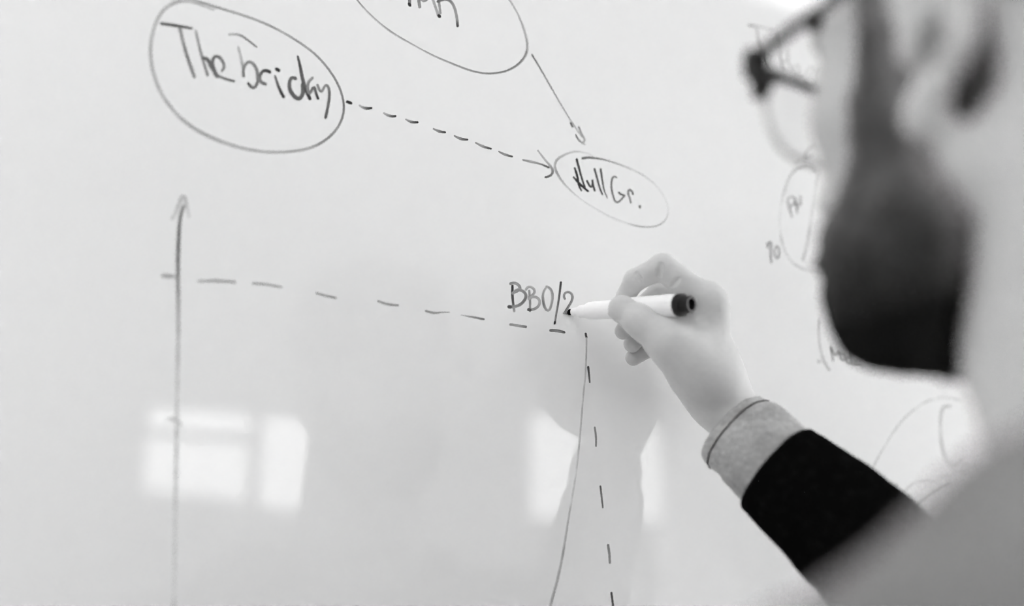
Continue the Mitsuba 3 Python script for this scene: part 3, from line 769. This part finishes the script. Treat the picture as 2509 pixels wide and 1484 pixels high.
def ear_sdf(q, d):
    e = (q - EAR_O.astype(np.float32)) @ EAR_M
    helix = [(-.007, .003, .006), (-.010, .016, .006), (-.004, .030, .006), (.010, .036, .007), (.024, .029, .009), (.028, .012, .010), (.024, -.006, .010), (.015, -.020, .008), (.005, -.029, .007)]
    plate = smin(seg(e, (.004, .020, .002), (.010, -.006, .001), .015, .012), seg(e, (.010, .018, .003), (.016, -.002, .003), .013, .010), .01)
    plate = smax(plate, np.abs(e[:, 2] - .002 - .12 * np.maximum(e[:, 0], 0)) - .0035, .004)
    a = plate
    for s, t in zip(helix[:-1], helix[1:]):
        a = smin(a, seg(e, s, t, .0036), .003)
    anti = [(.008, .026, .004), (.016, .016, .006), (.018, .003, .006), (.014, -.009, .006), (.006, -.0155, .006)]
    for s, t in zip(anti[:-1], anti[1:]):
        a = smin(a, seg(e, s, t, .0034), .004)
    a = smin(a, ell(e, (.004, -.026, .005), (.009, .010, .0055)), .006)
    out = smin(d, a, .008)
    out = smax(out, -ell(e, (.006, -.001, .009), (.0085, .0110, .0110)), .004)
    out = smax(out, -ell(e, (.004, -.003, -.008), (.0086, .0108, .026)), .003)
    out = smin(out, ell(e, (-.0065, -.003, .005), (.0035, .006, .0042)), .004)
    return out


def head_sdf(p):
    return ear_sdf(sym(p), skull_sdf(p))


head = tidy(mesh_sdf(head_sdf, (-.14, -.12, -.23), (.15, .12, .16), .0026), 3)
head.vertices = head_w(head.vertices)


def region_beard(q):
    """Below zero where the beard grows (q mirrored to y >= 0)."""
    x, z = q[:, 0], q[:, 2]
    cheek = z - np.interp(x, [-.02, .004, .014, .015, .031, .036, .045, .060, .085, .10], [-.030, -.02, -.02, .060, .060, .016, -.004, -.034, -.050, -.040])
    backx = np.interp(z, [-.13, -.10, -.07, -.04, -.02, .0, .06], [.045, .020, -.004, .008, .014, .017, .019]) - x
    low = -.118 - z
    return np.maximum(np.maximum(cheek, backx), low)


def beard_sdf(p):
    q = sym(p)
    d = skull_sdf(p)
    x, z = q[:, 0], q[:, 2]
    t = .0030 + .0035 * np.clip((-.02 - z) / .05, 0, 1) + .003 * np.clip((x - .05) / .04, 0, 1) * np.clip((-.06 - z) / .03, 0, 1)
    t = t + .0035 * (meshkit.fbm(p * 160) - .5) + .004 * (meshkit.fbm(p * 60 + 9) - .5)
    r = smax(d - t, region_beard(q) + .006 * (meshkit.fbm(p * 120 + 3) - .5), .004)
    return r


bd = tidy(mesh_sdf(beard_sdf, (-.04, -.10, -.14), (.15, .10, .07), .0026), 1)
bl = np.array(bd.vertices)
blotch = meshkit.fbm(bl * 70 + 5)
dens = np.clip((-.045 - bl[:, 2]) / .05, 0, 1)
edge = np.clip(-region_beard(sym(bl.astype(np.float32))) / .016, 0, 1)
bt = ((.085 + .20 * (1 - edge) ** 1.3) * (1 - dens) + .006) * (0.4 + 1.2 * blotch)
bd.vertices = head_w(bl)


def hair_sdf(p):
    q = sym(p)
    d = skull_sdf(p)
    x, z = q[:, 0], q[:, 2]
    line = np.interp(x, [-.12, -.028, -.0235, -.012, -.003, .004, .012, .016, .034, .040, .06, .085, .1], [.06, .06, -.024, -.036, -.034, .036, .044, .045, .046, .055, .066, .088, .10])
    r = line - z + .004 * (meshkit.fbm(p * 140) - .5)
    r = np.maximum(r, np.minimum(np.minimum(x + .0135, z + .014), .042 - z))      # bare skin inside the ear
    t = .004 + .003 * np.clip((-.012 - x) / .006, 0, 1) * np.clip((.05 - z) / .02, 0, 1) + .022 * np.clip((z - .05) / .07, 0, 1) + .005 * (meshkit.fbm(p * 130 + 1) - .5)
    return smax(d - t, r, .0025)


hr = tidy(mesh_sdf(hair_sdf, (-.16, -.12, -.08), (.14, .12, .19), .003), 1)
hr.vertices = head_w(hr.vertices)

# ------------------------------------------------------------------ person: torso, arms, legs (world axes)
NB = HEAD_O + BODY_R @ np.array([-.046, .009, -.184])


def bw(x, y, z):
    return (NB + BODY_R @ np.array([x, y, z], float)).astype(np.float32)


SH_L, SH_R = bw(-.010, .190, -.092), bw(.02, -.180, -.065)
EL_L, WR_L = bw(-.03, .225, -.34), bw(.10, .215, -.57)
BRT = BODY_R.astype(np.float32)


def torso_sdf(p):
    d = ell(p, bw(.01, 0, -.24), (.115, .165, .24), BRT)
    d = smin(d, ell(p, bw(.0, 0, -.14), (.095, .150, .09), BRT), .05)
    d = smin(d, ell(p, bw(.0, 0, -.47), (.105, .150, .17), BRT), .08)
    for s in (1, -1):
        d = smin(d, seg(p, bw(-.010, s * .045, .008), bw(-.012, s * .155, -.080), .046, .057), .05)
    d = smin(d, seg(p, bw(-.0, 0, -.06), bw(.006, 0, .08), .062, .056), .03)
    return d


def arm_l(p):
    return smin(seg(p, SH_L, EL_L, .056, .043), seg(p, EL_L, WR_L, .041, .028), .02)


def arm_r(p):
    return smin(seg(p, SH_R, ELBOW, .054, .041), seg(p, ELBOW, WR + (ELBOW - WR) * .2, .034, .020), .02)


HIP = [bw(.0, s * .09, -.60) for s in (1, -1)]
FOOT_Z = NB[2]
KNEE = [bw(.02, s * .105, -.985) for s in (1, -1)]
ANK = [bw(-.02, s * .115, -FOOT_Z + .09) for s in (1, -1)]


def legs_sdf(p):
    d = ell(p, bw(-.01, 0, -.58), (.12, .165, .12), BRT)
    for h, k, a in zip(HIP, KNEE, ANK):
        d = smin(d, smin(seg(p, h, k, .088, .060), seg(p, k, a, .056, .042), .03), .03)
    return d


def feet_sdf(p):
    d = None
    for a in ANK:
        toe = a + BODY_R.astype(np.float32) @ np.array([.17, 0, -.055], np.float32)
        heel = a + np.array([0, 0, -.05], np.float32)
        s = smin(seg(p, heel, toe, .038, .030), seg(p, a, heel, .040, .040), .02)
        d = s if d is None else np.minimum(d, s)
    return smax(d, .001 - p[:, 2], .004)


def hand_l(p):
    wl = WR_L
    f = (BODY_R @ np.array([.25, .0, -.97])).astype(np.float32)
    side = (BODY_R @ np.array([.97, .0, .25])).astype(np.float32)
    inn = (BODY_R @ np.array([0, -1.0, 0])).astype(np.float32)
    d = None
    for k, (o, ln) in enumerate([(.027, .078), (.009, .088), (-.009, .080), (-.025, .062)]):
        b = wl + f * .085 + side * o
        s = seg(p, wl + f * .01 + side * o * .6, b, .016, .0125)
        d = s if d is None else smin(d, s, .012)
    for k, (o, ln) in enumerate([(.027, .078), (.009, .088), (-.009, .080), (-.025, .062)]):
        b = wl + f * .088 + side * o
        c = b + f * ln * .45 + inn * .012
        e = c + f * ln * .42 + inn * .026
        d = smin(d, smin(seg(p, b, c, .0098, .0085), seg(p, c, e, .0083, .0066), .003), .002)
    t0, t1 = wl + f * .02 + side * .02, wl + f * .065 + side * .048 + inn * .012
    d = smin(d, seg(p, t0, t1, .016, .011), .012)
    return smin(d, seg(p, t1, t1 + f * .042 + inn * .012 + side * .006, .0108, .0080), .003)


def body_coarse(p):
    d = smin(torso_sdf(p), smin(arm_l(p), arm_r(p), .001), .03)
    return smin(d, legs_sdf(p), .05)


bpts = np.array([NB, SH_L, SH_R, EL_L, WR_L, ELBOW, WR, *HIP, *KNEE, *ANK])
low = mesh_sdf(body_coarse, bpts.min(0) - .2, bpts.max(0) + np.array([.15, .15, .12]), .012)
lh = mesh_sdf(lambda p: smin(hand_l(p), seg(p, EL_L, WR_L, .041, .028), .012), np.minimum(WR_L, WR_L) - .14 - np.array([0, 0, .12]), WR_L + .14, .0028)


def man(m):
    return m3.Manifold(m3.Mesh(np.asarray(m.vertices, np.float32), np.asarray(m.faces, np.uint32)))


parts = [man(x) for x in (low, lh, head, hand)]
body = parts[0]
for q in parts[1:]:
    body = body + q
bm = body.to_mesh()
put("person__body", trimesh.Trimesh(bm.vert_properties[:, :3], bm.tri_verts, process=False), "m_skin", 55)
labels["person"] = {"label": "bearded man in glasses, seen from behind at the right, writing on the whiteboard", "category": "person"}
labels["person__body"] = {"label": "light skin of the face, ear, neck and writing hand"}
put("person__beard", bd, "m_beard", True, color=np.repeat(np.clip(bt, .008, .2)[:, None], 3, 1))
labels["person__beard"] = {"label": "dark full beard with lighter sideburns"}
put("person__hair", hr, "m_hair", True)
labels["person__hair"] = {"label": "short dark hair"}
for s in (1, -1):
    bp = [head_w((x, s * y, z)) for x, y, z in [(.094, .014, .047), (.095, .026, .052), (.086, .042, .053), (.074, .054, .046)]]
    em = cat(*[trimesh.convex.convex_hull(np.vstack([trimesh.creation.icosphere(2, .004).vertices + a, trimesh.creation.icosphere(2, .0035).vertices + b])) for a, b in zip(bp[:-1], bp[1:])])
    part("person", "eyebrow", em, "m_hair", True)
    eye = trimesh.creation.icosphere(3, .0122)
    eye.apply_translation(head_w((.0805, s * .032, .026)))
    part("person", "eye", eye, "m_eye", True)


# nails of the index finger and the thumb
def nail(center, along, normal, ln, wd):
    along = along / np.linalg.norm(along)
    normal = normal - along * (normal @ along)
    normal /= np.linalg.norm(normal)
    side = np.cross(normal, along)
    n = 14
    u, v = np.meshgrid(np.linspace(-1, 1, n), np.linspace(-1, 1, n))
    k = np.sqrt(np.maximum(1 - .5 * u * u, 0) * 1.0)
    vv = v * np.sqrt(1 - .45 * u ** 4)
    top = center + side * (u * wd)[..., None] + along * (vv * ln)[..., None] - normal * (.0032 * u * u + .0006 * v * v)[..., None]
    bot = top - normal * .0009
    P = np.vstack([top.reshape(-1, 3), bot.reshape(-1, 3)])
    i = (np.arange(n - 1)[:, None] * n + np.arange(n - 1)[None]).ravel()
    f = np.stack([i, i + 1, i + n + 1, i + n], 1)
    g = f[:, ::-1] + n * n
    b = np.r_[np.arange(n), np.arange(n, n * n, n) + n - 1, np.arange(n * n - 2, n * n - n - 1, -1), np.arange(n * n - 2 * n, 0, -n)]
    w = np.stack([b, b + n * n, np.roll(b, -1) + n * n, np.roll(b, -1)], 1)
    q = np.vstack([f, g, w])
    m = trimesh.Trimesh(P, np.vstack([q[:, [0, 1, 2]], q[:, [0, 2, 3]]]), process=False)
    m.fix_normals()
    return m


i2, i3 = HAND["index"][2][0].astype(float), HAND["index"][3][0].astype(float)
ndir = -RIGHT * .85 + UP * .2 + FWD * .25
part("person", "fingernail", nail(i3 + ndir / np.linalg.norm(ndir) * .0068 + (i3 - i2) * .05, i3 - i2, ndir, .0062, .0052), "m_nail", 40)
t2, t3 = THUMB[2][0].astype(float), THUMB[3][0].astype(float)
ndir = -UP * .75 - FWD * .10 - RIGHT * .45
part("person", "fingernail", nail(t3 + ndir / np.linalg.norm(ndir) * .0098, t3 - t2, ndir, .0075, .0062), "m_nail", 40)

# ------------------------------------------------------------------ clothing: tubes along the right forearm


def tube(stations, n=72, m=60, fold=0.0015, seed=0, thick=.0022, roll=.0, hint=None):
    """A hollow sleeve through stations (centre, half width across, half depth), with soft folds and a rolled rim at its first end."""
    c = np.array([s[0] for s in stations], float)
    ab = np.array([s[1:] for s in stations], float)
    q = spline(np.hstack([c, ab]), m)
    c, ab = q[:, :3], q[:, 3:]
    d = np.gradient(c, axis=0)
    d /= np.linalg.norm(d, axis=1, keepdims=True)
    z = FWD if hint is None else hint
    e1 = np.cross(d, z)
    e1 /= np.linalg.norm(e1, axis=1, keepdims=True)
    e2 = np.cross(d, e1)
    th = np.linspace(0, 2 * math.pi, n, endpoint=False)
    ring = np.cos(th)[None, :, None] * e1[:, None] * ab[:, :1, None] + np.sin(th)[None, :, None] * e2[:, None] * ab[:, 1:2, None]
    P = c[:, None] + ring
    nn = ring / np.linalg.norm(ring, axis=-1, keepdims=True)
    w = meshkit.fbm((P * 28 + seed).reshape(-1, 3)).reshape(P.shape[:2]) - .5
    w2 = meshkit.fbm((P * np.array([60, 60, 60]) + seed + 50).reshape(-1, 3)).reshape(P.shape[:2]) - .5
    P = P + nn * (fold * (2.2 * w + 0.9 * w2))[..., None]
    inner = P - nn * thick
    rim = P[0] - d[0] * thick * .5 - nn[0] * thick * .5
    V = np.vstack([inner[::-1].reshape(-1, 3), rim, P.reshape(-1, 3)])
    rows = 2 * m + 1
    i = np.arange(rows - 1)[:, None] * n
    j = np.arange(n)[None]
    f = np.stack([i + j, i + (j + 1) % n, i + n + (j + 1) % n, i + n + j], -1).reshape(-1, 4)
    mm = trimesh.Trimesh(V, np.vstack([f[:, [0, 1, 2]], f[:, [0, 2, 3]]]), process=False)
    if ((mm.triangles_center - np.repeat(c.mean(0)[None], len(mm.faces), 0)) * mm.face_normals)[-len(f) // 3:].sum() < 0:
        mm.invert()
    return mm, P, nn


def px(n, z):
    return n * z / F_PX


cuff, cP, cN = tube([(A(1793, 1047, .700), px(106, .700), .0280), (A(1822, 1072, .694), px(114, .694), .030), (A(1855, 1100, .686), px(121, .686), .031), (A(1905, 1155, .674), px(119, .674), .031), (A(1980, 1228, .655), .034, .032)],
                    fold=.0042, seed=3)
part("person", "shirt_cuff", cuff, "m_denim", True, "grey denim shirt cuff with a dark seam")


def ring_seam(P, N, row, r, n0=0, n1=None):
    loop = P[row] + N[row] * r * .35
    pts = np.vstack([loop, loop[:1]])
    k = []
    th = np.linspace(0, 2 * math.pi, 7)[:-1]
    dd = np.gradient(pts, axis=0)
    dd /= np.linalg.norm(dd, axis=1, keepdims=True)
    nn = np.vstack([N[row], N[row][:1]])
    bb = np.cross(dd, nn)
    V = (pts[:, None] + r * (np.cos(th)[None, :, None] * nn[:, None] + np.sin(th)[None, :, None] * bb[:, None])).reshape(-1, 3)
    i = np.arange(len(pts) - 1)[:, None] * 6
    j = np.arange(6)[None]
    f = np.stack([i + j, i + 6 + j, i + 6 + (j + 1) % 6, i + (j + 1) % 6], -1).reshape(-1, 4)
    return trimesh.Trimesh(V, np.vstack([f[:, [0, 1, 2]], f[:, [0, 2, 3]]]), process=False)


part("person__shirt_cuff", "seam", ring_seam(cP, cN, 6, .0006), "m_stitch", False, "dark stitched seam along the cuff edge")
sh = SH_R.astype(float)
el = ELBOW.astype(float)
sleeve, _, _ = tube([(A(1908, 1149, .672), px(130, .672), .0345), (A(1966, 1198, .660), px(140, .66), .0375), (A(2052, 1277, .636), px(154, .636), .039), (A(2150, 1368, .612), px(164, .612), .042), (A(2250, 1490, .585), px(185, .585), .046),
                     (el, .050, .052), (el * .75 + sh * .25 + [.02, 0, -.012], .054, .056), (el * .4 + sh * .6 + [.008, 0, 0], .064, .066), (sh, .074, .076)], m=110, fold=.0024, seed=11, thick=.003)
part("person", "sweater_sleeve", sleeve, "m_black_knit", True, "black knitted sweater sleeve")


def jacket_sdf(p):
    d = torso_sdf(p) - .012
    d = smin(d, smin(seg(p, SH_L, EL_L, .068, .056), seg(p, EL_L, WR_L, .054, .042), .02), .03)
    d = d - .004 * (meshkit.fbm(p * 22) - .5) * 2
    q = (p - NB.astype(np.float32)) @ BRT
    d = smax(d, -(q[:, 2] * -1 - .57 - 0) * -1 if False else (-.56 - q[:, 2]), .006)
    # neck opening
    d = smax(d, (q[:, 2] - (.030 - .25 * q[:, 0])), .010)
    # right sleeve begins at the shoulder
    return d


jk = tidy(mesh_sdf(jacket_sdf, bpts.min(0) * 0 + np.minimum(np.minimum(SH_L, WR_L), np.minimum(SH_R, NB)) - .22, np.maximum(np.maximum(SH_L, SH_R), NB) + .2, .008), 3)
part("person", "upper_garment", jk, "m_grey_cloth", True, "soft grey garment over the near shoulder")
tr = tidy(mesh_sdf(lambda p: smax(smax(legs_sdf(p) - .012, p[:, 2] - float(NB[2]) + .50, .01), .06 - p[:, 2], .005), np.minimum(ANK[0], ANK[1]) - [.2, .2, .1], bw(0, 0, -.4) + .3, .012), 2)
part("person", "trousers", tr, "m_trousers", True)
sm = mesh_sdf(feet_sdf, np.minimum(ANK[0], ANK[1]) - [.25, .25, .12], np.maximum(ANK[0], ANK[1]) + [.25, .25, .12], .006)
for k, sh_m in enumerate(sorted(sm.split(only_watertight=False), key=lambda s: s.centroid[0])):
    part("person", "shoe", sh_m, "m_shoe", True)

# ------------------------------------------------------------------ a second person behind the camera, who shows only as a dim reflection in the board
SH_2, EL_2, WR_2 = bw(-.005, -.175, -.085), bw(-.03, -.225, -.34), bw(.10, -.215, -.57)
O2 = EYE - np.array([FWD[0], FWD[1], 0]) / math.hypot(FWD[0], FWD[1]) * .30
SC2 = .915


def second(m):
    """Rigidly (and a little smaller) from the writing man's place to the second person's place."""
    a = rot(math.radians(60), 0, 0) @ BODY_R.T
    v = (np.asarray(m.vertices, float) - [NB[0], NB[1], 0]) @ a.T * SC2
    return trimesh.Trimesh(v + [O2[0], O2[1], 0], m.faces, process=False)


def arms2(p, g):
    d = smin(seg(p, SH_L, EL_L, .056 + g, .043 + g), seg(p, EL_L, WR_L, .041 + g, .028 + g), .02)
    return smin(d, smin(seg(p, SH_2, EL_2, .056 + g, .043 + g), seg(p, EL_2, WR_2, .041 + g, .028 + g), .02), .001)


def mirror_hand(p):
    q = (p - NB.astype(np.float32)) @ BRT
    q[:, 1] *= -1
    return hand_l(q @ BRT.T + NB.astype(np.float32))


head2_o = HEAD_R @ BODY_R.T
h2 = trimesh.Trimesh((np.asarray(head.vertices) - HEAD_O) @ HEAD_R @ BODY_R.T + HEAD_O, head.faces, process=False)
hr2 = trimesh.Trimesh((np.asarray(hr.vertices) - HEAD_O) @ HEAD_R @ BODY_R.T + HEAD_O, hr.faces, process=False)
low2 = mesh_sdf(lambda p: smin(smin(torso_sdf(p), arms2(p, 0), .03), legs_sdf(p), .05), bpts.min(0) - .2, bpts.max(0) + np.array([.15, .15, .12]), .014)
rh2 = mesh_sdf(lambda p: smin(mirror_hand(p), seg(p, EL_2, WR_2, .041, .028), .012), WR_2 - .14 - np.array([0, 0, .12]), WR_2 + .14, .0032)
b2 = man(low2) + man(lh) + man(rh2) + man(h2)
b2 = b2.to_mesh()
put("person_001__body", second(trimesh.Trimesh(b2.vert_properties[:, :3], b2.tri_verts, process=False)), "m_skin", 55)
put("person_001__hair", second(hr2), "m_hair", True)
jk2 = tidy(mesh_sdf(lambda p: smax(smax(smin(torso_sdf(p) - .013, arms2(p, .013), .03) + .006 * (meshkit.fbm(p * 20) - .5), -.60 - ((p - NB.astype(np.float32)) @ BRT)[:, 2], .006),
                                   ((p - NB.astype(np.float32)) @ BRT)[:, 2] - .03, .01), bpts.min(0) - .22, np.maximum(np.maximum(SH_L, SH_R), NB) + .2, .012), 2)
put("person_001__sweater", second(jk2), "m_black_knit", True)
put("person_001__trousers", second(tr), "m_trousers", True)
for sh_m in sorted(sm.split(only_watertight=False), key=lambda q: q.centroid[0]):
    part("person_001", "shoe", second(sh_m), "m_shoe", True)
labels["person_001"] = {"label": "person in black standing behind the camera, only a dim reflection in the board", "category": "person"}

# ------------------------------------------------------------------ eyeglasses (built in the head's axes)


def lens_outline(n=72, a=.0275, b=.0220, p=2.6):
    th = np.linspace(0, 2 * math.pi, n, endpoint=False)
    c, s = np.cos(th), np.sin(th)
    return np.stack([a * np.sign(c) * np.abs(c) ** (2 / p), b * np.sign(s) * np.abs(s) ** (2 / p)], 1)


LY, LZ = .0410, .0095


def lens_pt(y, z):
    """A point of the front's plane, wrapped slightly round the face and tilted at the bottom."""
    return np.stack([.104 - 1.9 * y ** 2 - .0 + .10 * (z - .03), y, z], -1)


def swept(pts, r0, r1, closed=True, k=8, nrm=None):
    """A bar of section r0 (in the plane's normal) by r1 along head-space points."""
    d = np.roll(pts, -1, 0) - np.roll(pts, 1, 0) if closed else np.gradient(pts, axis=0)
    d /= np.linalg.norm(d, axis=1, keepdims=True)
    a = np.tile([1.0, 0, 0], (len(pts), 1)) if nrm is None else np.tile(np.asarray(nrm, float), (len(pts), 1))
    a = a - d * (a * d).sum(1, keepdims=True)
    a /= np.linalg.norm(a, axis=1, keepdims=True)
    b = np.cross(d, a)
    th = np.linspace(0, 2 * math.pi, k, endpoint=False) + math.pi / k
    sx = np.sign(np.cos(th)) * np.abs(np.cos(th)) ** .6
    sy = np.sign(np.sin(th)) * np.abs(np.sin(th)) ** .6
    r0, r1 = np.broadcast_to(r0, len(pts)), np.broadcast_to(r1, len(pts))
    V = pts[:, None] + a[:, None] * (sx[None] * r0[:, None])[..., None] + b[:, None] * (sy[None] * r1[:, None])[..., None]
    V = V.reshape(-1, 3)
    m = len(pts)
    i = np.arange(m if closed else m - 1)[:, None]
    j = np.arange(k)[None]
    i2 = (i + 1) % m
    f = np.stack([i * k + j, i2 * k + j, i2 * k + (j + 1) % k, i * k + (j + 1) % k], -1).reshape(-1, 4)
    F = np.vstack([f[:, [0, 1, 2]], f[:, [0, 2, 3]]])
    if not closed:
        F = np.vstack([F, [[0, t, t + 1] for t in range(1, k - 1)], [[(m - 1) * k, (m - 1) * k + t + 1, (m - 1) * k + t] for t in range(1, k - 1)]])
    t = trimesh.Trimesh(head_w(V), F, process=False)
    t.fix_normals()
    return t


for s in (1, -1):
    o = lens_outline()
    yz = np.stack([s * (LY + o[:, 0]), LZ + o[:, 1]], 1)
    part("eyeglasses", "rim", swept(lens_pt(yz[:, 0], yz[:, 1]), .0013, .0013), "m_clear_frame", True, "pale translucent lower rim")
    inner = np.stack([s * (LY + o[:, 0] * .98), LZ + o[:, 1] * .98], 1)
    lp = np.vstack([head_w(lens_pt(inner[:, 0], inner[:, 1])), head_w(lens_pt(np.array([s * LY]), np.array([LZ])))])
    n = len(inner)
    part("eyeglasses", "lens", (lp, np.array([[i, (i + 1) % n, n] for i in range(n)])), "m_pane", False, "clear lens")
    # heavy black brow bar with a flared end piece
    yy = np.linspace(LY - .028, LY + .034, 30)
    zz = LZ + .0205 * np.clip(1 - np.abs((yy - LY) / .030) ** 3.0, 0, 1) ** .5 * .55 + .0205 * .45
    hgt = .0020 + .0042 * np.clip((yy - LY - .006) / .022, 0, 1) ** 1.5
    part("eyeglasses", "brow_bar", swept(lens_pt(s * yy, zz - hgt * .25), .0022, hgt, False), "m_black_frame", 40, "black upper frame")
    hx = lens_pt(np.array([LY + .034]), np.array([LZ + .016]))[0]
    end = np.array([[hx[0] + .001, s * (hx[1] - .002), .0275], [hx[0] - .004, s * (hx[1] + .0015), .0275]])
    part("eyeglasses", "end_piece", swept(np.linspace(end[0], end[1], 6), .0058, .0072, False, nrm=(0, s, 0)), "m_black_frame", 40)
    tp = np.array([[hx[0] - .001, s * .0765, .0290], [.06, s * .0780, .0315], [.03, s * .0785, .0345], [.005, s * .080, .0395], [-.010, s * .0785, .0405], [-.022, s * .074, .034], [-.031, s * .070, .018], [-.035, s * .067, .004]])
    tq = spline(tp, 50)
    part("eyeglasses", "temple", swept(tq, .0018, np.interp(np.arange(50), [0, 20, 49], [.0030, .0024, .0026]), False, nrm=(0, 1, 0)), "m_black_frame", 40, "black temple arm")
    part("eyeglasses", "nose_pad", trimesh.Trimesh(head_w(trimesh.creation.icosphere(2, 1.0).vertices * [.002, .0015, .005] + [.097, s * .0125, .006]), trimesh.creation.icosphere(2, 1.0).faces), "m_clear_frame", True)
by = np.linspace(-.013, .013, 12)
part("eyeglasses", "bridge", swept(lens_pt(by, LZ + .011 + .004 * np.cos(by / .013 * 1.5)), .0016, .0020, False), "m_black_frame", 40)
labels["eyeglasses"] = {"label": "black browline eyeglasses worn by the bearded man", "category": "glasses"}
